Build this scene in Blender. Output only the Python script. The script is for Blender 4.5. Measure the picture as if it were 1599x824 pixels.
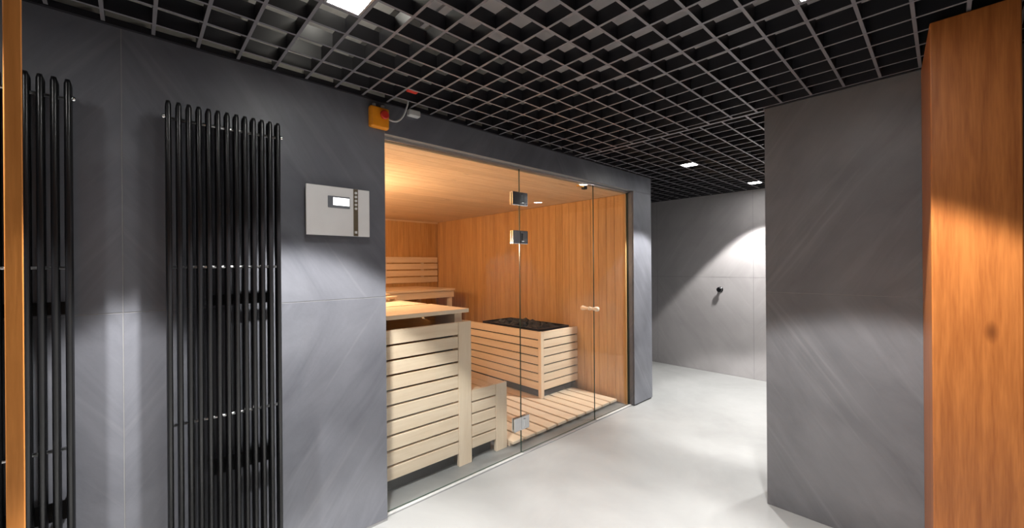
import bpy, bmesh, math, random
from mathutils import Vector, Matrix
random.seed(7)
scene = bpy.context.scene
for o in list(bpy.data.objects):
    bpy.data.objects.remove(o, do_unlink=True)
COL = scene.collection

# ------------------------------------------------------------------ camera
# room axes: +x runs along the sauna front (away to the right), +y runs into the sauna
EYE, FPX, W, H = 1.36, 632.0, 1599.0, 824.0
cd = bpy.data.cameras.new('camera')
cd.sensor_fit = 'HORIZONTAL'; cd.sensor_width = 36.0; cd.lens = 36.0 * FPX / W
cd.shift_y = 3.0 / W; cd.clip_start = 0.02
cam = bpy.data.objects.new('camera', cd); COL.objects.link(cam)
cam.location = (0, 0, EYE)
from mathutils import Euler
cam.rotation_euler = (Euler((math.pi / 2, 0, math.atan2(-0.682, 0.731))).to_matrix() @ Matrix.Rotation(math.radians(-0.45), 3, 'Z')).to_euler()
scene.camera = cam

# ------------------------------------------------------------------ world, exposure
wd = bpy.data.worlds.new('world'); scene.world = wd; wd.use_nodes = True
wd.node_tree.nodes['Background'].inputs[0].default_value = (0.6, 0.65, 0.75, 1)
wd.node_tree.nodes['Background'].inputs[1].default_value = 0.05
vs = scene.view_settings
vs.view_transform = 'Standard'; vs.look = 'None'; vs.gamma = 1.0; vs.use_curve_mapping = False
vs.exposure = 0.0
SPOT_W = 250.0          # beam of each square downlight
LENS_E = 100.0           # glow of each downlight lens
SAUNA_W = 33.0          # each added warm lamp inside the sauna
BEAM = math.radians(87) # full beam angle of the square downlights
WHITE_LIGHT = (1.0, 0.98, 0.955)

# ------------------------------------------------------------------ helpers
def link(o, parent=None):
    COL.objects.link(o)
    if parent is not None:
        o.parent = parent
    return o

def tag(o, label=None, cat=None, group=None, kind=None):
    if label: o['label'] = label
    if cat: o['category'] = cat
    if group: o['group'] = group
    if kind: o['kind'] = kind
    return o

def empty(name, loc=(0, 0, 0), rz=0.0, parent=None):
    o = bpy.data.objects.new(name, None); link(o, parent)
    o.location = loc; o.rotation_euler = (0, 0, rz); o.empty_display_size = 0.05
    return o

def bm_box(bm, x0, x1, y0, y1, z0, z1):
    vs_ = [bm.verts.new(p) for p in ((x0, y0, z0), (x1, y0, z0), (x1, y1, z0), (x0, y1, z0),
                                     (x0, y0, z1), (x1, y0, z1), (x1, y1, z1), (x0, y1, z1))]
    for f in ((0, 3, 2, 1), (4, 5, 6, 7), (0, 1, 5, 4), (1, 2, 6, 5), (2, 3, 7, 6), (3, 0, 4, 7)):
        bm.faces.new([vs_[i] for i in f])
    return vs_

def bm_prism(bm, pts, z0, z1):
    """extrude a plan polygon (counter-clockwise) from z0 to z1"""
    a = [bm.verts.new((p[0], p[1], z0)) for p in pts]
    b = [bm.verts.new((p[0], p[1], z1)) for p in pts]
    n = len(pts)
    bm.faces.new(a[::-1]); bm.faces.new(b)
    for i in range(n):
        bm.faces.new((a[i], a[(i + 1) % n], b[(i + 1) % n], b[i]))

def bm_tube(bm, path, r, n=10, cap=True):
    """tube of radius r (number or list) along a polyline"""
    path = [Vector(p) for p in path]
    rings = []
    up = Vector((0, 0, 1))
    for i, p in enumerate(path):
        a = path[max(i - 1, 0)]; b = path[min(i + 1, len(path) - 1)]
        d = (b - a).normalized()
        ref = up if abs(d.dot(up)) < 0.95 else Vector((1, 0, 0))
        u = d.cross(ref).normalized(); v = u.cross(d).normalized()
        rr = r[i] if isinstance(r, (list, tuple)) else r
        rings.append([bm.verts.new(p + u * math.cos(2 * math.pi * k / n) * rr + v * math.sin(2 * math.pi * k / n) * rr)
                      for k in range(n)])
    for i in range(len(rings) - 1):
        for k in range(n):
            f = bm.faces.new((rings[i][k], rings[i + 1][k], rings[i + 1][(k + 1) % n], rings[i][(k + 1) % n]))
            f.smooth = True
    if cap:
        bm.faces.new(rings[0]); bm.faces.new(rings[-1][::-1])

def bm_bevel(bm, w, seg=1):
    if w > 0:
        bmesh.ops.bevel(bm, geom=list(bm.edges), offset=w, segments=seg, affect='EDGES', profile=0.5)

def finish(bm, name):
    bmesh.ops.recalc_face_normals(bm, faces=list(bm.faces))
    me = bpy.data.meshes.new(name); bm.to_mesh(me); bm.free()
    return me

def obj(name, bm, m, parent=None, loc=None):
    me = finish(bm, name)
    me.materials.append(m)
    o = bpy.data.objects.new(name, me); link(o, parent)
    if loc is not None: o.location = loc
    return o

def box(name, x0, x1, y0, y1, z0, z1, m, parent=None, bevel=0.0, seg=1):
    """box in the parent's coordinates with its origin at the centre"""
    c = ((x0 + x1) / 2, (y0 + y1) / 2, (z0 + z1) / 2)
    bm = bmesh.new()
    bm_box(bm, x0 - c[0], x1 - c[0], y0 - c[1], y1 - c[1], z0 - c[2], z1 - c[2])
    bm_bevel(bm, bevel, seg)
    return obj(name, bm, m, parent, c)

MESHES = {}
def slat(name, x0, x1, y0, y1, z0, z1, m, parent=None, bevel=0.0015):
    """box whose mesh is shared with every other slat of the same size and material"""
    key = (round(x1 - x0, 4), round(y1 - y0, 4), round(z1 - z0, 4), m.name, bevel)
    c = ((x0 + x1) / 2, (y0 + y1) / 2, (z0 + z1) / 2)
    if key not in MESHES:
        bm = bmesh.new(); hx, hy, hz = key[0] / 2, key[1] / 2, key[2] / 2
        bm_box(bm, -hx, hx, -hy, hy, -hz, hz); bm_bevel(bm, bevel)
        me = finish(bm, name); me.materials.append(m); MESHES[key] = me
    o = bpy.data.objects.new(name, MESHES[key]); link(o, parent); o.location = c
    return o

# ------------------------------------------------------------------ materials
def new_mat(name):
    m = bpy.data.materials.new(name); m.use_nodes = True
    nt = m.node_tree
    return m, nt, nt.nodes['Principled BSDF']

def N(nt, t, **kw):
    n = nt.nodes.new(t)
    for k, v in kw.items(): setattr(n, k, v)
    return n

def plain(name, col, rough=0.5, metal=0.0, noise=0.06, scale=30.0, spec=0.5):
    m, nt, b = new_mat(name)
    tc = N(nt, 'ShaderNodeTexCoord'); nz = N(nt, 'ShaderNodeTexNoise'); nz.inputs['Scale'].default_value = scale
    nt.links.new(tc.outputs['Object'], nz.inputs['Vector'])
    r = N(nt, 'ShaderNodeValToRGB')
    r.color_ramp.elements[0].position = 0.3; r.color_ramp.elements[1].position = 0.7
    r.color_ramp.elements[0].color = tuple(c * (1 - noise) for c in col) + (1,)
    r.color_ramp.elements[1].color = tuple(min(1, c * (1 + noise)) for c in col) + (1,)
    nt.links.new(nz.outputs['Fac'], r.inputs['Fac']); nt.links.new(r.outputs['Color'], b.inputs['Base Color'])
    b.inputs['Roughness'].default_value = rough; b.inputs['Metallic'].default_value = metal
    b.inputs['Specular IOR Level'].default_value = spec
    return m

def emit(name, col, s):
    m, nt, b = new_mat(name)
    b.inputs['Base Color'].default_value = (*col, 1)
    b.inputs['Emission Color'].default_value = (*col, 1); b.inputs['Emission Strength'].default_value = s
    return m

def wood(name, dark, light, axis='Z', rough=0.5, grain=1.0, var=0.12, knots=0.0, spec=0.35):
    """wood grain running along one object axis; every board shifts by its own random value"""
    m, nt, b = new_mat(name); L = nt.links.new
    tc = N(nt, 'ShaderNodeTexCoord'); oi = N(nt, 'ShaderNodeObjectInfo')
    mul = N(nt, 'ShaderNodeMath', operation='MULTIPLY'); mul.inputs[1].default_value = 37.0
    L(oi.outputs['Random'], mul.inputs[0])
    add = N(nt, 'ShaderNodeVectorMath', operation='ADD'); L(tc.outputs['Object'], add.inputs[0]); L(mul.outputs[0], add.inputs[1])
    mp = N(nt, 'ShaderNodeMapping'); s = [1.0, 1.0, 1.0]; s['XYZ'.index(axis)] = 0.06; mp.inputs['Scale'].default_value = s
    L(add.outputs[0], mp.inputs['Vector'])
    n1 = N(nt, 'ShaderNodeTexNoise'); n1.inputs['Scale'].default_value = 26 * grain; n1.inputs['Detail'].default_value = 5; n1.inputs['Distortion'].default_value = 0.6
    n2 = N(nt, 'ShaderNodeTexNoise'); n2.inputs['Scale'].default_value = 120 * grain; n2.inputs['Detail'].default_value = 3
    L(mp.outputs[0], n1.inputs['Vector']); L(mp.outputs[0], n2.inputs['Vector'])
    mx = N(nt, 'ShaderNodeMix', data_type='FLOAT'); mx.inputs['Factor'].default_value = 0.35
    L(n1.outputs['Fac'], mx.inputs['A']); L(n2.outputs['Fac'], mx.inputs['B'])
    r = N(nt, 'ShaderNodeValToRGB'); r.color_ramp.elements[0].position = 0.34; r.color_ramp.elements[1].position = 0.62
    r.color_ramp.elements[0].color = (*dark, 1); r.color_ramp.elements[1].color = (*light, 1)
    L(mx.outputs['Result'], r.inputs['Fac'])
    col = r.outputs['Color']
    if knots > 0:
        km = N(nt, 'ShaderNodeMapping'); ks = [1.0, 1.0, 1.0]; ks['XYZ'.index(axis)] = 0.42
        km.inputs['Scale'].default_value = ks; L(add.outputs[0], km.inputs['Vector'])
        vo = N(nt, 'ShaderNodeTexVoronoi'); vo.inputs['Scale'].default_value = 4.2; L(km.outputs[0], vo.inputs['Vector'])
        kr = N(nt, 'ShaderNodeMapRange'); kr.inputs['From Min'].default_value = 0.035; kr.inputs['From Max'].default_value = 0.085
        kr.inputs['To Min'].default_value = knots; kr.inputs['To Max'].default_value = 0.0
        L(vo.outputs['Distance'], kr.inputs['Value'])
        kx = N(nt, 'ShaderNodeMix', data_type='RGBA'); L(kr.outputs[0], kx.inputs['Factor']); L(col, kx.inputs['A'])
        kx.inputs['B'].default_value = (dark[0] * 0.35, dark[1] * 0.28, dark[2] * 0.25, 1)
        col = kx.outputs['Result']
    hs = N(nt, 'ShaderNodeHueSaturation')
    vr = N(nt, 'ShaderNodeMapRange'); vr.inputs['To Min'].default_value = 1 - var; vr.inputs['To Max'].default_value = 1 + var
    L(oi.outputs['Random'], vr.inputs['Value']); L(vr.outputs[0], hs.inputs['Value']); L(col, hs.inputs['Color'])
    L(hs.outputs['Color'], b.inputs['Base Color'])
    bp = N(nt, 'ShaderNodeBump'); bp.inputs['Strength'].default_value = 0.12; bp.inputs['Distance'].default_value = 0.002
    L(n2.outputs['Fac'], bp.inputs['Height']); L(bp.outputs[0], b.inputs['Normal'])
    b.inputs['Roughness'].default_value = rough; b.inputs['Specular IOR Level'].default_value = spec
    return m

def slate(name, dark, light, vein, rough=0.42, ang=-0.62, amt=0.5, spec=0.5):
    """cloudy stone with long slanting streaks, in the plane of the tile (object x, z)"""
    m, nt, b = new_mat(name); L = nt.links.new
    tc = N(nt, 'ShaderNodeTexCoord')
    rot = N(nt, 'ShaderNodeMapping'); rot.inputs['Rotation'].default_value = (0, ang, 0)
    L(tc.outputs['Object'], rot.inputs['Vector'])
    st = N(nt, 'ShaderNodeMapping'); st.inputs['Scale'].default_value = (3.0, 1.0, 0.7); L(rot.outputs[0], st.inputs['Vector'])
    n1 = N(nt, 'ShaderNodeTexNoise'); n1.inputs['Scale'].default_value = 2.2; n1.inputs['Detail'].default_value = 8; n1.inputs['Roughness'].default_value = 0.62
    n1.inputs['Distortion'].default_value = 0.9
    L(st.outputs[0], n1.inputs['Vector'])
    n2 = N(nt, 'ShaderNodeTexNoise'); n2.inputs['Scale'].default_value = 2.6; n2.inputs['Detail'].default_value = 6; L(tc.outputs['Object'], n2.inputs['Vector'])
    mx = N(nt, 'ShaderNodeMix', data_type='FLOAT'); mx.inputs['Factor'].default_value = 0.45
    L(n1.outputs['Fac'], mx.inputs['A']); L(n2.outputs['Fac'], mx.inputs['B'])
    r = N(nt, 'ShaderNodeValToRGB'); r.color_ramp.elements[0].position = 0.32; r.color_ramp.elements[1].position = 0.68
    r.color_ramp.elements[0].color = (*dark, 1); r.color_ramp.elements[1].color = (*light, 1)
    L(mx.outputs['Result'], r.inputs['Fac'])
    st2 = N(nt, 'ShaderNodeMapping'); st2.inputs['Scale'].default_value = (9.0, 1.0, 0.35); st2.inputs['Location'].default_value = (3.1, 0, 1.7); L(rot.outputs[0], st2.inputs['Vector'])
    n3 = N(nt, 'ShaderNodeTexNoise'); n3.inputs['Scale'].default_value = 2.0; n3.inputs['Detail'].default_value = 4; n3.inputs['Distortion'].default_value = 0.4
    L(st2.outputs[0], n3.inputs['Vector'])
    vr = N(nt, 'ShaderNodeMapRange'); vr.inputs['From Min'].default_value = 0.58; vr.inputs['From Max'].default_value = 0.74
    vr.inputs['To Max'].default_value = amt; L(n3.outputs['Fac'], vr.inputs['Value'])
    vx = N(nt, 'ShaderNodeMix', data_type='RGBA'); L(vr.outputs[0], vx.inputs['Factor']); L(r.outputs['Color'], vx.inputs['A'])
    vx.inputs['B'].default_value = (*vein, 1)
    L(vx.outputs['Result'], b.inputs['Base Color'])
    n4 = N(nt, 'ShaderNodeTexNoise'); n4.inputs['Scale'].default_value = 60; n4.inputs['Detail'].default_value = 5; L(tc.outputs['Object'], n4.inputs['Vector'])
    bp = N(nt, 'ShaderNodeBump'); bp.inputs['Strength'].default_value = 0.10; bp.inputs['Distance'].default_value = 0.004
    L(n4.outputs['Fac'], bp.inputs['Height']); L(bp.outputs[0], b.inputs['Normal'])
    b.inputs['Roughness'].default_value = rough; b.inputs['Specular IOR Level'].default_value = spec
    return m

def cement(name, a, c, rough=0.35, scale=1.3):
    m, nt, b = new_mat(name); L = nt.links.new
    tc = N(nt, 'ShaderNodeTexCoord')
    n1 = N(nt, 'ShaderNodeTexNoise'); n1.inputs['Scale'].default_value = scale; n1.inputs['Detail'].default_value = 8; n1.inputs['Roughness'].default_value = 0.6
    n1.inputs['Distortion'].default_value = 0.7
    L(tc.outputs['Object'], n1.inputs['Vector'])
    r = N(nt, 'ShaderNodeValToRGB'); r.color_ramp.elements[0].position = 0.33; r.color_ramp.elements[1].position = 0.66
    r.color_ramp.elements[0].color = (*a, 1); r.color_ramp.elements[1].color = (*c, 1)
    L(n1.outputs['Fac'], r.inputs['Fac']); L(r.outputs['Color'], b.inputs['Base Color'])
    n2 = N(nt, 'ShaderNodeTexNoise'); n2.inputs['Scale'].default_value = 9; n2.inputs['Detail'].default_value = 4; L(tc.outputs['Object'], n2.inputs['Vector'])
    rr = N(nt, 'ShaderNodeMapRange'); rr.inputs['To Min'].default_value = rough - 0.08; rr.inputs['To Max'].default_value = rough + 0.1
    L(n2.outputs['Fac'], rr.inputs['Value']); L(rr.outputs[0], b.inputs['Roughness'])
    return m

def thin_glass(name, tint=(0.978, 0.99, 0.985)):
    """clear pane: transparent, with a mirror reflection that grows towards grazing angles"""
    m = bpy.data.materials.new(name); m.use_nodes = True; nt = m.node_tree; nt.nodes.clear(); L = nt.links.new
    out = N(nt, 'ShaderNodeOutputMaterial'); tr = N(nt, 'ShaderNodeBsdfTransparent'); gl = N(nt, 'ShaderNodeBsdfGlossy')
    tr.inputs['Color'].default_value = (*tint, 1); gl.inputs['Roughness'].default_value = 0.0
    ge = N(nt, 'ShaderNodeNewGeometry'); dt = N(nt, 'ShaderNodeVectorMath', operation='DOT_PRODUCT')
    L(ge.outputs['Incoming'], dt.inputs[0]); L(ge.outputs['Normal'], dt.inputs[1])
    ab = N(nt, 'ShaderNodeMath', operation='ABSOLUTE'); L(dt.outputs['Value'], ab.inputs[0])
    om = N(nt, 'ShaderNodeMath', operation='SUBTRACT'); om.inputs[0].default_value = 1.0; L(ab.outputs[0], om.inputs[1])
    pw = N(nt, 'ShaderNodeMath', operation='POWER'); pw.inputs[1].default_value = 5.0; L(om.outputs[0], pw.inputs[0])
    ma = N(nt, 'ShaderNodeMath', operation='MULTIPLY_ADD'); ma.inputs[1].default_value = 0.95; ma.inputs[2].default_value = 0.036; L(pw.outputs[0], ma.inputs[0])
    mx = N(nt, 'ShaderNodeMixShader'); L(ma.outputs[0], mx.inputs[0]); L(tr.outputs[0], mx.inputs[1]); L(gl.outputs[0], mx.inputs[2])
    L(mx.outputs[0], out.inputs['Surface'])
    return m

M = {}
M['slate'] = slate('dark_slate_tile', (0.105, 0.109, 0.128), (0.195, 0.201, 0.226), (0.30, 0.30, 0.31), amt=0.25)
M['slate_block'] = slate('grey_slate_tile', (0.112, 0.112, 0.121), (0.195, 0.195, 0.206), (0.29, 0.292, 0.30), amt=0.3)
M['taupe'] = slate('taupe_stone_tile', (0.33, 0.312, 0.312), (0.42, 0.40, 0.40), (0.47, 0.455, 0.455), amt=0.3, rough=0.5)
M['grout'] = plain('pale_grout', (0.24, 0.24, 0.24), 0.8)
M['plaster'] = plain('pale_plaster', (0.62, 0.60, 0.55), 0.85)
M['concrete'] = plain('concrete_slab', (0.07, 0.07, 0.075), 0.8, noise=0.2, scale=4)
M['floor'] = cement('white_microcement', (0.242, 0.244, 0.240), (0.300, 0.302, 0.297))
M['sill'] = cement('grey_floor_tile', (0.20, 0.20, 0.20), (0.27, 0.27, 0.27), rough=0.4, scale=3)
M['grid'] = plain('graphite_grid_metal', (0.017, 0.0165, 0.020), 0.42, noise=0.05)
M['grid_lit_face'] = plain('lightened_grid_underside', (0.19, 0.18, 0.195), 0.42, noise=0.05)  # lighter copy of the bar metal, stands in for light off the floor
M['black'] = plain('black_metal', (0.006, 0.006, 0.007), 0.3, noise=0.05)
M['matt_black'] = plain('matt_black', (0.012, 0.012, 0.013), 0.7)
M['dark_duct'] = plain('dark_duct_metal', (0.06, 0.06, 0.068), 0.5)
M['grey_duct'] = plain('grey_duct_metal', (0.40, 0.38, 0.385), 0.6, noise=0.15, scale=5)
M['chrome'] = plain('chrome', (0.82, 0.83, 0.84), 0.12, 1.0, noise=0.02)
M['alu'] = plain('satin_aluminium', (0.62, 0.62, 0.63), 0.35, 1.0, noise=0.03)
M['steel_panel'] = plain('silver_faceplate', (0.84, 0.83, 0.82), 0.42, 0.15, noise=0.03, scale=8)
M['bezel'] = plain('grey_bezel', (0.16, 0.17, 0.19), 0.4)
M['strip'] = plain('bronze_strip', (0.16, 0.125, 0.08), 0.35, 0.4)
M['button'] = plain('white_button', (0.75, 0.74, 0.72), 0.4)
M['screen'] = emit('lit_white_screen', (1.0, 1.0, 1.0), 1.6)
M['lens'] = emit('downlight_lens', WHITE_LIGHT, LENS_E)
M['warm_lens'] = emit('warm_lamp_lens', (1.0, 0.72, 0.42), 2.0)
M['orange'] = plain('orange_plastic', (0.95, 0.33, 0.012), 0.4)
M['red'] = plain('red_plastic', (0.62, 0.035, 0.02), 0.35)
M['white'] = plain('white_plastic', (0.60, 0.60, 0.585), 0.5)
M['threshold'] = plain('pale_threshold_strip', (0.42, 0.42, 0.41), 0.5)
M['plinth'] = plain('dark_grey_plinth', (0.075, 0.075, 0.085), 0.6)
M['brass'] = plain('brass', (0.62, 0.38, 0.10), 0.3, 0.8)
M['glass'] = thin_glass('clear_glass')
M['glass_edge'] = plain('green_glass_edge', (0.05, 0.085, 0.07), 0.2)
M['aspen_x'] = wood('pale_aspen_x', (0.84, 0.66, 0.48), (0.93, 0.76, 0.58), 'X', var=0.05)
M['aspen_y'] = wood('pale_aspen_y', (0.84, 0.66, 0.48), (0.93, 0.76, 0.58), 'Y', var=0.05)
M['aspen_z'] = wood('pale_aspen_z', (0.84, 0.66, 0.48), (0.93, 0.76, 0.58), 'Z', var=0.05)
M['spruce_x'] = wood('spruce_lining_x', (0.66, 0.47, 0.30), (0.80, 0.61, 0.42), 'X', var=0.05, knots=0.55)
M['spruce_z'] = wood('spruce_lining_z', (0.54, 0.29, 0.105), (0.71, 0.42, 0.175), 'Z', var=0.07, knots=0.55)
M['teak'] = wood('orange_teak', (0.29, 0.086, 0.018), (0.45, 0.152, 0.036), 'Z', rough=0.35, grain=1.5, var=0.0, knots=0.75, spec=0.5)
M['teak_edge'] = wood('orange_teak_edge', (0.60, 0.215, 0.045), (0.78, 0.30, 0.07), 'Z', rough=0.4, grain=1.2, var=0.0)
M['stone'] = plain('black_sauna_stone', (0.045, 0.047, 0.05), 0.75, noise=0.5, scale=14)

# ------------------------------------------------------------------ main dimensions
HC = 2.24               # underside of the grid ceiling
SLAB = 2.78             # concrete slab above it
YW = 2.05               # face of the sauna front wall
XL, XR, XE = 0.986, 3.514, 3.86   # sauna opening, end of the wall
ZL = 2.075              # underside of the lintel
YG = 2.11               # glass plane
SX0, SX1, SY1, SZ = 0.90, 3.50, 5.48, 2.05   # sauna inside: left, right, back, ceiling
XB, XB2, YB = 2.62, 2.89, 0.70    # partition: face, back, free end
XF = 5.34               # far wall
YS = -0.25              # wall behind the partition
XREAR, YREAR = -1.5, -1.7

def structure(name, o=None, label=None, cat='wall'):
    o = o or empty(name)
    o['kind'] = 'structure'
    if label: o['label'] = label; o['category'] = cat
    return o

# ------------------------------------------------------------------ floors and slab
fl = box('floor', XREAR - 0.1, XF + 0.2, YREAR - 0.1, 4.7, -0.12, 0.0, M['floor'])
structure('floor', fl, 'white microcement floor in front of the sauna', 'floor')
bm = bmesh.new(); bm_box(bm, XL, XR, YW + 0.03, YG + 0.19, 0.0005, 0.004); bm_box(bm, SX0, SX1, YG + 0.19, SY1, 0.0005, 0.004)
sf = obj('floor_sauna', bm, M['sill']); structure('', sf, 'grey tiled floor inside the sauna', 'floor')
sl = box('ceiling', XREAR - 0.1, XF + 0.2, YREAR - 0.1, 4.7, SLAB, SLAB + 0.15, M['concrete'])
structure('', sl, 'grey concrete slab above the open grid', 'ceiling')

# ------------------------------------------------------------------ walls with their tiles
JOINT = 0.0034
def tile(parent, a0, a1, z0, z1, plane, m, facing, flipx=False, flipz=False, th=0.011):
    """stone tile on a wall; plane = coordinate of its face, facing '-y', '-x' or '+y'"""
    w, h = a1 - a0 - JOINT, z1 - z0 - JOINT
    bm = bmesh.new(); bm_box(bm, 0, w, 0, th, 0, h); bm_bevel(bm, 0.0005)
    o = obj('wall_tile', bm, m, parent)
    ax = a1 - JOINT / 2 if flipx else a0 + JOINT / 2
    z = z1 - JOINT / 2 if flipz else z0 + JOINT / 2
    if facing == '-y':
        o.location = (ax, plane, z)
    elif facing == '+y':
        o.location = (ax, plane, z); 
    elif facing == '-x':
        o.rotation_euler = (0, 0, -math.pi / 2)     # local x -> -y, local y -> +x
        ax = a0 + JOINT / 2 if flipx else a1 - JOINT / 2
        o.location = (plane, ax, z)
    o.scale = (-1 if flipx else 1, -1 if (facing == '+y') else 1, -1 if flipz else 1)
    return o

wl = structure('wall_left', None, 'dark slate tiled wall with the sauna front', 'wall')
box('wall_core', XREAR, XL, YW + 0.0015, YG + 0.09, 0.0, HC + 0.012, M['grout'], wl)
box('lintel_core', XL, XE - 0.011, YW + 0.0015, YG + 0.09, ZL, HC + 0.012, M['grout'], wl)
box('pillar_core', XR + 0.012, XE - 0.011, YW + 0.011, SY1 + 0.1, 0.0, ZL, M['matt_black'], wl)
box('plaster_band', XREAR, XE - 0.011, YW + 0.025, YG + 0.09, HC + 0.012, SLAB, M['plaster'], wl)
XS = -0.031                                  # bookmatched joint between the radiators
ZJ = 1.20
tile(wl, XS, XL, 0.012, ZJ, YW, M['slate'], '-y')
tile(wl, XS - 1.2, XS, 0.012, ZJ, YW, M['slate'], '-y', flipx=True)
tile(wl, XS, XL, ZJ, HC + 0.012, YW, M['slate'], '-y', flipz=True)
tile(wl, XS - 1.2, XS, ZJ, HC + 0.012, YW, M['slate'], '-y', flipx=True, flipz=True)
tile(wl, XREAR, XS - 1.2, 0.012, HC + 0.012, YW, M['slate'], '-y')
tile(wl, XL, 2.39, ZL, HC + 0.012, YW, M['slate'], '-y')
tile(wl, 2.39, XE, ZL, HC + 0.012, YW, M['slate'], '-y', flipz=True)
tile(wl, XR, XE, 0.012, ZL, YW, M['slate'], '-y', flipx=True)
tile(wl, YW + 0.012, YG - 0.005, 0.004, ZL, XR, M['slate'], '-x')
box('corridor_face', XE - 0.011, XE, YW + 0.012, 4.6, 0.0, SLAB, M['slate'], wl)

wr = structure('wall_right', None, 'grey slate tiled partition wall beside the wooden pillar', 'wall')
box('wall_core', XB + 0.0015, XB2 - 0.0015, YREAR, YB - 0.0015, 0.0, SLAB, M['grout'], wr)
tile(wr, YB - 1.2, YB, 0.0, ZJ, XB, M['slate_block'], '-x', flipz=True)
tile(wr, YB - 1.2, YB, ZJ, HC + 0.012, XB, M['slate_block'], '-x')
tile(wr, YREAR, YB - 1.2, 0.0, HC + 0.012, XB, M['slate_block'], '-x')
tile(wr, XB + 0.011, XB2, 0.0, ZJ, YB, M['slate_block'], '+y')
tile(wr, XB + 0.011, XB2, ZJ, HC + 0.012, YB, M['slate_block'], '+y')
box('shower_face', XB2 - 0.011, XB2, YS, YB - 0.012, 0.0, HC + 0.012, M['slate_block'], wr)

wf = structure('wall_far', None, 'taupe stone tiled wall at the end of the passage', 'wall')
box('wall_core', XF + 0.0015, XF + 0.15, YS - 0.1, 4.6, 0.0, SLAB, M['grout'], wf)
for k, (a0, a1) in enumerate(((YS, 0.35), (0.35, 1.55), (1.55, 2.75), (2.75, 3.95), (3.95, 4.6))):
    tile(wf, a0, a1, 0.0, ZJ, XF, M['taupe'], '-x', flipx=bool(k % 2), flipz=True)
    tile(wf, a0, a1, ZJ, HC + 0.012, XF, M['taupe'], '-x', flipx=bool(k % 2))
wp = structure('wall_passage', box('wall_passage', XB2, XF, YS - 0.12, YS, 0.0, SLAB, M['slate_block']), 'grey wall behind the partition')
we = structure('wall_end', box('wall_end', XE, XF + 0.15, 4.6, 4.7, 0.0, SLAB, M['slate_block']), 'grey wall at the end of the side corridor')
wb = structure('wall_back', box('wall_back', XREAR - 0.1, XB2, YREAR - 0.12, YREAR, 0.0, SLAB, M['slate_block']), 'grey wall behind the viewer')
wn = structure('wall_near', box('wall_near', XREAR - 0.12, XREAR, YREAR, YG, 0.0, SLAB, M['slate_block']), 'grey wall left of the viewer')

# ------------------------------------------------------------------ sauna lining: boards one by one
sr = structure('wall_sauna_right', None, 'spruce boarded right wall of the sauna', 'wall')
BW = 0.096
y = YG + 0.045; k = 0
while y < SY1 - 0.005:
    y1 = min(y + BW, SY1)
    slat('lining_board', SX1, SX1 + 0.012, y + 0.0008, y1 - 0.0008, 0.004, SZ, M['spruce_z'], sr, bevel=0.002)
    y += BW
slat('corner_trim', SX1 - 0.012, SX1 + 0.012, YG + 0.012, YG + 0.043, 0.004, SZ, M['spruce_z'], sr)
sb = structure('wall_sauna_back', None, 'spruce boarded back wall of the sauna', 'wall')
x = SX0
while x < SX1 - 0.005:
    x1 = min(x + BW, SX1)
    slat('lining_board', x + 0.0008, x1 - 0.0008, SY1, SY1 + 0.012, 0.004, SZ, M['spruce_z'], sb, bevel=0.002)
    x += BW
box('wall_core', SX0 - 0.1, XR + 0.012, SY1 + 0.013, SY1 + 0.1, 0.0, SZ + 0.1, M['matt_black'], sb)
sw = structure('wall_sauna_left', None, 'spruce boarded left wall of the sauna', 'wall')
y = YG + 0.1
while y < SY1 - 0.005:
    y1 = min(y + BW, SY1)
    slat('lining_board', SX0 - 0.012, SX0, y + 0.0008, y1 - 0.0008, 0.004, SZ, M['spruce_z'], sw, bevel=0.002)
    y += BW
box('wall_core', SX0 - 0.1, SX0 - 0.013, YG + 0.1, SY1 + 0.1, 0.0, SZ + 0.1, M['matt_black'], sw)
sc = structure('ceiling_sauna', None, 'pale spruce boarded ceiling of the sauna', 'ceiling')
y = YG + 0.012
while y < SY1 - 0.005:
    y1 = min(y + BW, SY1)
    slat('ceiling_board', SX0, SX1, y + 0.0008, y1 - 0.0008, SZ, SZ + 0.012, M['spruce_x'], sc, bevel=0.002)
    y += BW
box('ceiling_core', SX0 - 0.1, XR + 0.01, YG + 0.1, SY1 + 0.1, SZ + 0.013, SZ + 0.12, M['matt_black'], sc)
t1 = structure('trim_1', box('trim_1', SX0 + 0.6, SX1 - 0.0, SY1 - 0.02, SY1, SZ - 0.02, SZ, M['spruce_x']), 'thin wooden cove at the back of the sauna ceiling', 'trim')

# ------------------------------------------------------------------ grid ceiling
PITCH, X0G, Y0G, BT, BH = 0.1335, 1.125, 0.875, 0.011, 0.055
YB2G = Y0G + PITCH / 2            # the bars beyond the seam are offset by half a cell
XSEAM = 2.655
grid = empty('ceiling_grid', (0, 0, HC))
tag(grid, 'black square-celled metal grid ceiling hanging over the room', 'ceiling grid')
def bar(x0, x1, y0, y1, dz=0.0, name='grid_bar'):
    """one bar: dark metal, floor light painted on the lower face"""
    lx, ly = x1 - x0, y1 - y0
    if lx <= 0.02 and ly <= 0.02: return
    key = ('bar', round(lx, 3), round(ly, 3), dz)
    if key not in MESHES:
        bm = bmesh.new(); bm_box(bm, -lx / 2, lx / 2, -ly / 2, ly / 2, dz, BH + dz)
        me = finish(bm, name); me.materials.append(M['grid']); me.materials.append(M['grid_lit_face'])
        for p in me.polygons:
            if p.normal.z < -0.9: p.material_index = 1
        MESHES[key] = me
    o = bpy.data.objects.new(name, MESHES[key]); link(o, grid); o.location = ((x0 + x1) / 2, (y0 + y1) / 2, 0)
YGE = YW - 0.004
k = -19
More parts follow.
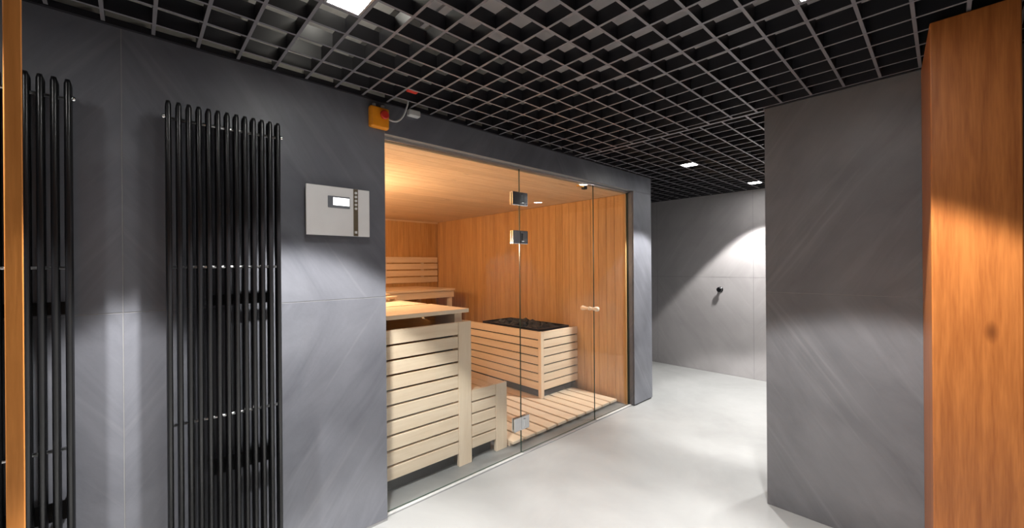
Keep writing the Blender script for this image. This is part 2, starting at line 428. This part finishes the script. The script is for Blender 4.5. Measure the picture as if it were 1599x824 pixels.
while True:                         # bars running along y
    x = X0G + k * PITCH; k += 1
    if x > XF - 0.03: break
    if x < XSEAM - 0.03:
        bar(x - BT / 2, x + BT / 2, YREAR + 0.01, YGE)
    elif x < XSEAM + 0.03:
        continue
    else:
        lo = YB + 0.005 if x < XB2 + 0.01 else YS + 0.01
        hi = YGE if x < XE + 0.01 else 4.58
        bar(x - BT / 2, x + BT / 2, lo, hi)
for k in range(-19, 9):             # bars running along x, near field
    y = Y0G + k * PITCH
    if y > YGE - 0.01 or y < YREAR + 0.02: continue
    bar(XREAR + 0.01, (XSEAM - 0.012) if y > YB + 0.005 else XB - 0.004, y - BT / 2, y + BT / 2, 0.0004)
for k in range(-9, 30):             # bars running along x, beyond the seam
    y = YB2G + k * PITCH
    if y < YS + 0.02 or y > 4.57: continue
    lo = XSEAM + 0.012 if y > YB + 0.01 else XB2 + 0.004
    if y > YGE - 0.01: lo = XE + 0.004
    bar(lo, XF - 0.004, y - BT / 2, y + BT / 2, 0.0004)
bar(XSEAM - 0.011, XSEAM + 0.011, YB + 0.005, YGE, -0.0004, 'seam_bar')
def angle(name, x0, x1, y0, y1):
    o = slat(name, x0, x1, y0, y1, -0.004, 0.02, M['grid'], grid, bevel=0)
angle('edge_angle', XREAR + 0.01, XE, YGE - 0.014, YGE + 0.002)
angle('edge_angle', XB - 0.018, XB - 0.002, YREAR + 0.02, YB)
angle('edge_angle', XF - 0.018, XF - 0.002, YS + 0.01, 4.58)

# ------------------------------------------------------------------ downlights set in grid cells
def downlight(x, y, label, hidden=False):
    t = empty('square_downlight', (x, y, HC)); s = (PITCH - BT) / 2 - 0.001
    bm = bmesh.new()
    for (a, b_, c, d) in ((-s, s, -s, -s + 0.008), (-s, s, s - 0.008, s), (-s, -s + 0.008, -s + 0.008, s - 0.008), (s - 0.008, s, -s + 0.008, s - 0.008)):
        bm_box(bm, a, b_, c, d, 0.0, 0.01)
    obj('frame', bm, M['alu'], t)
    box('lens', -s + 0.008, s - 0.008, -s + 0.008, s - 0.008, 0.003, 0.008, M['lens'], t)
    box('housing', -s, s, -s, s, 0.011, 0.07, M['white'], t)
    ld = bpy.data.lights.new('downlight_beam', 'SPOT'); ld.energy = SPOT_W; ld.spot_size = BEAM; ld.spot_blend = 0.15
    ld.use_square = True; ld.shadow_soft_size = 0.05; ld.color = WHITE_LIGHT
    lo = bpy.data.objects.new('downlight_beam', ld); link(lo, t); lo.location = (0, 0, -0.01)
    tag(t, label, 'downlight', 'square ceiling downlights')
    return t
L1 = (0.5243, 1.3423)
dl1 = downlight(*L1, 'lit square downlight in the grid above the orange switch box')
[c for c in dl1.children if c.type == 'LIGHT'][0].data.energy = SPOT_W * 1.3
lk = bpy.data.lights.new('duct_fill', 'POINT'); lk.energy = 0.9; lk.color = (1.0, 0.97, 0.88); lk.shadow_soft_size = 0.03   # added fill light that brightens the pale duct; no lamp there
lko = bpy.data.objects.new('duct_fill', lk); link(lko, dl1); lko.location = (0.03, 0.16, 0.155)
downlight(1.5923, 0.2743, 'lit square downlight at the top edge right of centre')
downlight(3.595, 1.543, 'lit square downlight in the grid before the sauna pillar')
downlight(4.93, 1.409, 'lit square downlight nearest the far taupe wall')
downlight(2 * XS - L1[0], 1.3423, 'lit square downlight over the second radiator, out of frame')
downlight(0.5243, 0.2743, 'added fill downlight above the viewer, out of frame')  # added unseen lamp, fills the foreground with light
downlight(4.1295, 0.341, 'lit square downlight over the space behind the partition')

# ------------------------------------------------------------------ things above the grid
d = empty('air_duct', (0, 0, 0)); tag(d, 'dark rectangular air duct above the grid', 'duct')
box('duct_body', -1.3, 0.15, 0.75, 1.25, 2.46, SLAB - 0.001, M['dark_duct'], d, bevel=0.004)
for x in (-0.9, -0.4, 0.1):
    box('flange', x - 0.012, x + 0.012, 0.73, 1.27, 2.44, SLAB - 0.001, M['dark_duct'], d)
d2 = empty('ventilation_duct', (0, 0, 0)); tag(d2, 'broad grey ventilation duct above the middle of the grid', 'duct')
box('duct_body', 0.30, 2.45, 0.10, 1.66, 2.50, SLAB - 0.001, M['grey_duct'], d2, bevel=0.003)
for x in (1.0, 1.75):
    box('flange', x - 0.012, x + 0.012, 0.08, 1.68, 2.485, SLAB - 0.001, M['grey_duct'], d2)
wc = empty('cable_connector', (1.052, 1.872, HC + 0.030)); tag(wc, 'small red cable connector hanging in the grid near the orange switch', 'connector')
box('connector_body', -0.03, 0.03, -0.014, 0.014, -0.012, 0.012, M['red'], wc, bevel=0.004)
box('connector_end', -0.052, -0.03, -0.011, 0.011, -0.010, 0.010, M['white'], wc, bevel=0.003)

bm = bmesh.new(); bm_tube(bm, [(-0.052, 0, 0), (-0.054, 0.004, 0.03), (-0.04, 0.01, 0.12), (0.0, 0.02, 0.25), (0.02, 0.03, SLAB - HC - 0.031)], 0.003, 8)
obj('connector_cable', bm, M['white'], wc)
pb = empty('pale_duct', (0, 0, 0)); tag(pb, 'pale board duct above the grid left of the orange switch', 'duct')
box('duct_body', 0.34, 0.80, 1.22, YW + 0.024, 2.43, 2.498, M['plaster'], pb, bevel=0.003)
box('hanger', 0.40, 0.43, 1.78, 1.81, 2.499, SLAB - 0.001, M['alu'], pb)
box('hanger', 0.71, 0.74, 1.78, 1.81, 2.499, SLAB - 0.001, M['alu'], pb)

# ------------------------------------------------------------------ radiators
def radiator(xc, label):
    t = empty('tube_radiator', (xc, 1.95, 0)); n, pitch = 13, 0.0299
    tag(t, label, 'radiator', 'black tube radiators')
    if 'tube' not in MESHES:
        bm = bmesh.new(); bm_tube(bm, [(0, 0, 0.10), (0, 0, 1.965), (0, 0, 1.978)], [0.0088, 0.0088, 0.006], 12)
        MESHES['tube'] = finish(bm, 'tube'); MESHES['tube'].materials.append(M['black'])
    hw = (n - 1) * pitch / 2
    for i in range(n):
        o = bpy.data.objects.new('tube', MESHES['tube']); link(o, t); o.location = (-hw + i * pitch, 0, 0)
        if True:
            o = bpy.data.objects.new('tube', MESHES['tube']); link(o, t); o.location = (-hw + i * pitch, 0.030, 0)
    for z in (1.918, 1.365, 0.775, 0.16):
        bm = bmesh.new(); bm_tube(bm, [(-hw - 0.006, 0.015, z), (hw + 0.006, 0.015, z)], 0.0055, 10); obj('cross_rail', bm, M['alu'], t)
    for s in (-1, 1):
        bm = bmesh.new(); bm_tube(bm, [(s * (hw + 0.008), 0.0, 1.918), (s * (hw + 0.016), 0.0, 1.918), (s * (hw + 0.019), 0.0, 1.918)], [0.009, 0.009, 0.006], 12)
        obj('end_plug', bm, M['chrome'], t)
    for z, h in ((1.232, 0.042), (0.565, 0.062)):
        bm = bmesh.new()
        bm_box(bm, -hw + 0.13, hw - 0.01, 0.046, 0.050, z - h / 2, z + h / 2)
        bm_box(bm, -hw + 0.13, -hw + 0.134, 0.050, 0.0985, z - h / 2, z + h / 2)
        bm_box(bm, hw - 0.014, hw - 0.01, 0.050, 0.0985, z - h / 2, z + h / 2)
        obj('wall_bracket', bm, M['matt_black'], t)
    return t
hwr = 6 * 0.0299
radiator(0.094 + hwr, 'black vertical tube radiator beside the wall control panel')
radiator(2 * XS - 0.094 - hwr, 'black vertical tube radiator half hidden by the slim wooden post')

# ------------------------------------------------------------------ sauna control panel
cp = empty('control_panel', (0.733, YW, 1.632)); tag(cp, 'silver sauna control panel with lit screen on slate wall', 'control panel')
hx, hz = 0.151, 0.118
box('back_box', -hx + 0.006, hx - 0.006, -0.022, -0.0005, -hz + 0.006, hz - 0.006, M['bezel'], cp)
box('faceplate', -hx, hx, -0.034, -0.0225, -hz, hz, M['steel_panel'], cp, bevel=0.0015)
bz = box('display_frame', -0.055, 0.050, -0.038, -0.0342, 0.016, 0.072, M['bezel'], cp, bevel=0.0015)
box('screen', -0.022, 0.055, -0.0012, 0.0004, -0.018, 0.019, M['screen'], bz).location = (0.010, -0.0026, 0.003)
st = box('button_strip', 0.068, 0.091, -0.0362, -0.0342, -hz + 0.001, hz - 0.001, M['strip'], cp)
for i in range(5):
    bm = bmesh.new(); bm_tube(bm, [(0, 0, 0), (0, -0.004, 0)], 0.0062, 14)
    obj('button', bm, M['button'], st, (0.0, -0.001, 0.098 - i * 0.0195))
box('logo_plate', -0.006, 0.006, -0.0022, -0.001, -0.104, -0.092, M['button'], st)

# ------------------------------------------------------------------ orange emergency switch with its cable
es = empty('emergency_switch', (0.945, YW, 2.143)); tag(es, 'orange switch box with red button above the sauna glass', 'switch')
bm = bmesh.new(); bm_box(bm, -0.053, 0.053, -0.036, -0.0005, -0.056, 0.056); bm_bevel(bm, 0.012, 3); obj('switch_box', bm, M['orange'], es)
bm = bmesh.new(); bm_box(bm, -0.046, 0.046, -0.041, -0.0365, -0.049, 0.049); bm_bevel(bm, 0.0025, 2)
lid = obj('lid', bm, M['orange'], es)
for sx in (-1, 1):
    for sz in (-1, 1):
        bm = bmesh.new(); bm_tube(bm, [(sx * 0.038, -0.0405, sz * 0.041), (sx * 0.038, -0.043, sz * 0.041)], 0.005, 10); obj('screw', bm, M['orange'], lid)
bm = bmesh.new(); bm_tube(bm, [(0.016, -0.041, 0.012), (0.016, -0.048, 0.012), (0.016, -0.049, 0.012), (0.016, -0.058, 0.012), (0.016, -0.061, 0.012)], [0.016, 0.016, 0.023, 0.023, 0.018], 20)
obj('push_button', bm, M['red'], es)
for sx in (-0.026, 0.022):
    bm = bmesh.new(); bm_tube(bm, [(sx, -0.018, 0.0563), (sx, -0.018, 0.070)], 0.010, 10); obj('cable_gland', bm, M['white'], es)
pts = []
P = [Vector((0.9985, YW - 0.018, 2.150)), Vector((1.075, YW - 0.022, 2.125)), Vector((1.098, YW - 0.03, 2.20)), Vector((1.105, YW - 0.075, 2.33))]
for i in range(17):
    u = i / 16
    pts.append(P[0] * (1 - u) ** 3 + P[1] * 3 * u * (1 - u) ** 2 + P[2] * 3 * u * u * (1 - u) + P[3] * u ** 3)
bm = bmesh.new(); bm_tube(bm, [p - Vector((1.0, YW, 2.15)) for p in pts], 0.0048, 10)
tag(obj('power_cable', bm, M['white'], None, (1.0, YW, 2.15)), 'white cable looping from the orange switch into the grid', 'cable')
jb = box('junction_box', 1.115, 1.185, YW - 0.036, YW - 0.0005, HC - 0.040, HC - 0.006, M['white'], None, bevel=0.004)
tag(jb, 'small white box under the grid beside the cable', 'junction box')

# ------------------------------------------------------------------ sauna glass front
def pane(name, x0, x1, z0, z1, parent=None, th=0.008):
    bm = bmesh.new(); bm_box(bm, -(x1 - x0) / 2, (x1 - x0) / 2, -th / 2, th / 2, 0, z1 - z0)
    me = finish(bm, name); me.materials.append(M['glass']); me.materials.append(M['glass_edge'])
    for p in me.polygons:
        if abs(p.normal.y) < 0.5: p.material_index = 1
    o = bpy.data.objects.new(name, me); link(o, parent)
    return o
XH, XD = 2.045, 2.945
gz1 = ZL - 0.003
g1 = pane('fixed_glass_panel', XL + 0.003, XH - 0.002, 0.010, gz1); g1.location = ((XL + 0.003 + XH - 0.002) / 2, YG, 0.010)
tag(g1, 'large fixed clear glass panel before the slatted benches', 'glass panel')
g3 = pane('fixed_glass_panel', XD + 0.004, XR - 0.003, 0.010, gz1); g3.location = ((XD + 0.004 + XR - 0.003) / 2, YG, 0.010)
tag(g3, 'narrow fixed clear glass panel between door and pillar', 'glass panel')
dr = empty('glass_door', (XH, YG, 0)); dr['kind'] = 'structure'; dr.name = 'door_1'
dr['label'] = 'frameless clear glass sauna door with chrome hinges'; dr['category'] = 'door'
g2 = pane('pane', XH + 0.002, XD, 0.008, gz1 - 0.004, dr); g2.location = ((XD - XH + 0.002) / 2, 0, 0.008)
for z in (1.845, 1.567, 0.222):
    h = empty('hinge', (0, 0, z), 0, dr)
    for s, yy in ((-1, -0.0145), (1, -0.0145), (-1, 0.0045), (1, 0.0045)):
        a, b_ = (-0.078, -0.004) if s < 0 else (-0.001, 0.073)
        box('hinge_plate', a, b_, yy, yy + 0.010, -0.048, 0.048, M['chrome'], h, bevel=0.002)
    box('hinge_knuckle', 0.012, 0.034, -0.021, -0.0148, -0.03, 0.03, M['chrome'], h, bevel=0.003)
hd = empty('handle', (0.842, 0, 0.985), 0, dr)
bm = bmesh.new()
prof = [(-0.092, 0.006), (-0.090, 0.016), (-0.078, 0.021), (-0.062, 0.019), (-0.040, 0.012), (-0.020, 0.011), (-0.0045, 0.017)]
bm_tube(bm, [(0, p[0], 0) for p in prof], [p[1] for p in prof], 16)
bm_tube(bm, [(0, -p[0], 0) for p in prof], [p[1] for p in prof], 16)
obj('knob', bm, M['aspen_y'], hd)
ds = empty('door_stop', (2.87, YG + 0.012, SZ)); tag(ds, 'small brass and black door catch under the sauna ceiling', 'door catch')
box('catch_body', -0.02, 0.02, 0.006, 0.04, -0.028, -0.0005, M['matt_black'], ds, bevel=0.002)
box('catch_plate', -0.095, -0.021, 0.008, 0.036, -0.014, -0.0005, M['brass'], ds, bevel=0.002)
ch = empty('glass_channel', (XL, YG, ZL)); tag(ch, 'slim aluminium channel along the top of the sauna glass', 'channel')
box('channel_front', 0.002, XR - XL - 0.002, -0.016, -0.0055, -0.016, -0.0005, M['alu'], ch)
box('channel_rear', 0.002, XR - XL - 0.002, 0.0055, 0.016, -0.016, -0.0005, M['alu'], ch)
t2 = structure('trim_2', box('trim_2', XL, XH, YW + 0.032, YG - 0.006, 0.0042, 0.009, M['threshold'], bevel=0.001), 'white strip at the foot of the large glass panel', 'trim')
t3 = structure('trim_3', box('trim_3', XD + 0.004, XR - 0.001, YW + 0.032, YG - 0.006, 0.0042, 0.009, M['threshold'], bevel=0.001), 'white strip at the foot of the narrow glass panel', 'trim')

# ------------------------------------------------------------------ benches
YF = 2.25
up = empty('upper_bench', (SX0, YF, 0)); tag(up, 'tall pale slatted sauna bench behind the fixed glass', 'bench')
X1 = 1.704 - SX0
n = 10; z0, z1 = 0.088, 0.982; ph = (z1 - z0) / n
for i in range(n):
    slat('front_slat', 0.003, X1 - 0.108, 0.0, 0.026, z0 + i * ph + 0.0068, z0 + (i + 1) * ph - (0.0 if i == n - 1 else 0.0068), M['aspen_x'], up)
slat('post', X1 - 0.106, X1, -0.002, 0.026, 0.004, z1, M['aspen_z'], up)
slat('backing_post', 0.03, 0.08, 0.027, 0.055, 0.004, z1 - 0.01, M['aspen_z'], up)
box('kick_board', 0.003, X1 - 0.11, 0.06, 0.07, 0.004, z1 - 0.03, M['matt_black'], up)
slat('side_board', X1 - 0.022, X1, 0.028, 3.1, 0.10, z1 - 0.002, M['aspen_y'], up)
ZT = 1.068
for xx in (0.13, X1 - 0.10):
    slat('seat_bearer', xx, xx + 0.06, 0.05, 0.51, z1 - 0.02, ZT - 0.0265, M['aspen_y'], up)
for k in range(5):
    slat('seat_board', 0.003, X1 - 0.006, 0.012 + k * 0.1, 0.012 + k * 0.1 + 0.094, ZT - 0.026, ZT, M['aspen_x'], up)
for k in range(7):
    slat('seat_board', 0.003 + k * 0.113, 0.003 + k * 0.113 + 0.106, 0.545, 3.2, ZT - 0.026, ZT, M['aspen_y'], up)
for yy in (0.75, 1.9, 3.05):
    slat('seat_bearer', 0.02, X1 - 0.03, yy, yy + 0.045, z1 + 0.001, ZT - 0.0265, M['aspen_x'], up)
bk = empty('back_bench', (X1 + SX0, 4.46, 0)); tag(bk, 'warm wooden bench along the back wall of the sauna', 'bench')
for k in range(9):
    slat('seat_board', 0.012, 1.42, k * 0.112, k * 0.112 + 0.106, ZT - 0.026, ZT, M['aspen_x'], bk)
slat('front_rail', 0.012, 1.42, 0.03, 0.05, ZT - 0.115, ZT - 0.027, M['aspen_x'], bk)
for x in (0.06, 1.36):
    slat('leg', x, x + 0.05, 0.06, 0.11, 0.004, ZT - 0.027, M['aspen_z'], bk)
    slat('leg', x, x + 0.05, 0.86, 0.91, 0.004, ZT - 0.027, M['aspen_z'], bk)
hr = empty('headrest', (1.78, 3.55, ZT)); tag(hr, 'dark-edged wooden headrest lying on the upper bench', 'headrest')
hr.rotation_euler = (0, 0, 0.5)
for k in range(4):
    o = slat('rest_slat', -0.17, 0.17, -0.15 + k * 0.075, -0.15 + k * 0.075 + 0.06, 0.02 + 0.018 * k, 0.038 + 0.018 * k, M['aspen_x'], hr)
for x in (-0.15, 0.13):
    bm = bmesh.new(); bm_prism(bm, [(-0.15, 0.0), (0.14, 0.0), (0.14, 0.074), (0.10, 0.074), (-0.15, 0.02)], x, x + 0.02)
    o = obj('side_cheek', bm, M['aspen_y'], hr); o.rotation_euler = (math.pi / 2, 0, math.pi / 2)
hr.location = (1.45, 3.3, ZT + 0.001)
br = empty('backrest', (SX0 + 0.8, SY1, 1.12)); tag(br, 'slatted wooden backrest on the back wall of the sauna', 'backrest')
for k in range(4):
    slat('rest_slat', 0.0, 1.78, -0.034, -0.014, k * 0.1, k * 0.1 + 0.083, M['aspen_x'], br)
for x in (0.25, 0.9, 1.5):
    slat('batten', x, x + 0.05, -0.013, -0.001, 0.0, 0.383, M['aspen_z'], br)

stp = empty('lower_step', (1.708, YF, 0)); tag(stp, 'low pale slatted step beside the tall bench', 'bench')
n = 5; z0, z1 = 0.090, 0.497; ph = (z1 - z0) / n; X2 = 0.326
for i in range(n):
    slat('front_slat', 0.002, X2 - 0.108, 0.0, 0.026, z0 + i * ph + 0.006, z0 + (i + 1) * ph - (0.0 if i == n - 1 else 0.006), M['aspen_x'], stp)
slat('post', X2 - 0.106, X2, -0.002, 0.026, 0.004, z1, M['aspen_z'], stp)
box('kick_board', 0.002, X2 - 0.11, 0.06, 0.07, 0.004, z1 - 0.02, M['matt_black'], stp)
for k in range(3):
    slat('seat_board', 0.002 + k * 0.108, 0.002 + k * 0.108 + 0.1, 0.03, 2.15, z1 - 0.026, z1, M['aspen_y'], stp)
slat('side_board', X2 - 0.02, X2, 0.03, 2.15, 0.08, z1 - 0.027, M['aspen_y'], stp)

# ------------------------------------------------------------------ heater: slatted guard, stove, stones
HX0, HX1, HY0, HY1, HT = 2.92, SX1 - 0.004, 2.72, 3.95, 0.705
hg = empty('heater_guard', (HX0, HY0, 0)); tag(hg, 'pale slatted wooden guard around the sauna heater', 'heater guard')
n = 7; z0 = 0.122; ph = (HT - z0) / n
for i in range(n):
    za, zb = z0 + i * ph + 0.0065, z0 + (i + 1) * ph - (0 if i == n - 1 else 0.0065)
    slat('front_slat', 0.042, HX1 - HX0, 0.0, 0.02, za, zb, M['aspen_x'], hg)
    slat('side_slat', 0.0, 0.02, 0.042, HY1 - HY0, za, zb, M['aspen_y'], hg)
slat('corner_post', -0.002, 0.040, -0.002, 0.040, 0.052, HT, M['aspen_z'], hg)
slat('rear_post', 0.0, 0.04, HY1 - HY0 + 0.001, HY1 - HY0 + 0.041, 0.052, HT, M['aspen_z'], hg)
box('inner_lining', 0.05, 0.056, 0.042, HY1 - HY0, 0.10, HT - 0.03, M['matt_black'], hg)
box('inner_lining', 0.057, HX1 - HX0, 0.03, 0.036, 0.10, HT - 0.03, M['matt_black'], hg)
ht = empty('sauna_heater', (3.23, 3.27, 0)); tag(ht, 'black sauna stove full of dark stones inside the guard', 'heater')
box('stove_body', -0.22, 0.22, -0.46, 0.46, 0.053, 0.62, M['matt_black'], ht, bevel=0.006)
bm = bmesh.new()
for (a, b_, c, d_) in ((-0.225, 0.225, -0.465, -0.45), (-0.225, 0.225, 0.45, 0.465), (-0.225, -0.21, -0.45, 0.45), (0.21, 0.225, -0.45, 0.45)):
    bm_box(bm, a, b_, c, d_, 0.62, 0.715)
obj('stove_rim', bm, M['black'], ht)
bm = bmesh.new()
for i in range(150):
    r = random.uniform(0.03, 0.05)
    px, py = random.uniform(-0.18, 0.18), random.uniform(-0.42, 0.42)
    hh = 0.665 + 0.055 * (1 - (px / 0.2) ** 2) * (1 - (py / 0.45) ** 2) + random.uniform(-0.012, 0.012)
    g = bmesh.ops.create_icosphere(bm, subdivisions=1, radius=r)['verts']
    sc_ = Vector((random.uniform(0.8, 1.2), random.uniform(0.8, 1.2), random.uniform(0.55, 0.85)))
    for v in g:
        v.co = Vector((v.co.x * sc_.x, v.co.y * sc_.y, v.co.z * sc_.z)) * random.uniform(0.86, 1.12) + Vector((px, py, hh))
so = obj('stones', bm, M['stone'], ht); so['kind'] = 'stuff'
box('plinth_front', HX0 + 0.045, HX1 - 0.06, HY0 + 0.035, HY0 + 0.05, 0.0525, 0.128, M['plinth'], None).parent = None
pf = bpy.data.objects['plinth_front']; pf.parent = hg; pf.location = pf.location - hg.location; pf.name = 'plinth'
pl = box('plinth', 0.03, 0.045, 0.051, HY1 - HY0, 0.0525, 0.128, M['plinth'], hg)

# ------------------------------------------------------------------ duckboard
db = empty('duckboard', (2.055, 2.205, 0)); tag(db, 'pale wooden duckboard of parallel slats on the sauna floor', 'duckboard')
pit = 0.1285
for k in range(11):
    xa = k * pit
    ln = 2.2 if xa + 0.113 < HX0 - 2.055 - 0.01 else 0.50
    if k == 6: ln = 2.2
    slat('floor_slat', xa, xa + 0.108, 0.0, 2.2, 0.028, 0.05, M['aspen_y'], db, bevel=0.003)
for yy in (0.04, 0.45, 1.1, 1.8):
    slat('bearer', 0.0, 1.395, yy, yy + 0.035, 0.0045, 0.0275, M['aspen_x'], db)

# ------------------------------------------------------------------ added sauna lamps, out of sight, to brighten the interior
for yy, zz, pw, lab in ((3.15, 1.55, 1.0, 'added unseen warm lamp inside the sauna, nearer the glass'), (4.6, 1.6, 0.35, 'added unseen warm lamp inside the sauna, nearer the back wall')):
    t = empty('sauna_fill_lamp', (SX0, yy, zz)); tag(t, lab, 'wall lamp', 'added sauna lamps')
    box('lamp_base', 0.0005, 0.02, -0.06, 0.06, -0.09, 0.09, M['aspen_z'], t, bevel=0.004)
    bm = bmesh.new(); bm_tube(bm, [(0.0205, 0, -0.06), (0.06, 0, -0.05), (0.06, 0, 0.05), (0.0205, 0, 0.06)], 0.025, 12); obj('lamp_lens', bm, M['warm_lens'], t)
    ld = bpy.data.lights.new('sauna_fill_light', 'POINT'); ld.energy = SAUNA_W * pw; ld.color = (1.0, 0.79, 0.55); ld.shadow_soft_size = 0.06
    lo = bpy.data.objects.new('sauna_fill_light', ld); link(lo, t); lo.location = (0.17, 0, 0)

# ------------------------------------------------------------------ wooden pillar, slim post, robe hook
bm = bmesh.new(); bm_prism(bm, [(2.13, 0.036), (2.13, -0.175), (2.615, -0.175), (2.615, 0.072)], 0.0, HC - 0.006)
pm = bm; cx, cy = 2.37, -0.06
bmesh.ops.translate(bm, verts=list(bm.verts), vec=(-cx, -cy, 0)); bm_bevel(bm, 0.004, 2)
pil = obj('wooden_pillar', bm, M['teak'], None, (cx, cy, 0.001))
tag(pil, 'broad orange-brown wooden pillar against the grey partition', 'pillar')
d_ = Vector((-0.131, 0.991, 0)); pA = Vector((-0.166, 1.289, 0)); pB = Vector((-0.1905, 1.286, 0)); pe = Vector((-0.234, 1.5855, 0)).normalized()
pts = [pA, pA + Vector((-0.2, 1.554, 0)).normalized() * 0.10, pB + pe * 0.085, pB]
c = sum(pts, Vector()) / 4
bm = bmesh.new(); bm_prism(bm, [(p.x - c.x, p.y - c.y) for p in pts], 0.0, HC - 0.003); bm_bevel(bm, 0.002, 2)
tag(obj('wooden_post', bm, M['teak_edge'], None, (c.x, c.y, 0.001)), 'slim orange wooden post before the half-hidden radiator', 'post')
rk = empty('robe_hook', (XF, 1.918, 1.047)); rk.rotation_euler = (0, 0, 0)
bm = bmesh.new(); bm_tube(bm, [(-0.0005, 0, 0), (-0.006, 0, 0), (-0.007, 0, 0), (-0.035, 0, 0), (-0.036, 0, 0), (-0.052, 0, 0), (-0.055, 0, 0)], [0.033, 0.033, 0.014, 0.014, 0.03, 0.03, 0.024], 20)
obj('peg', bm, M['black'], rk); tag(rk, 'round black robe peg on the taupe far wall', 'hook')
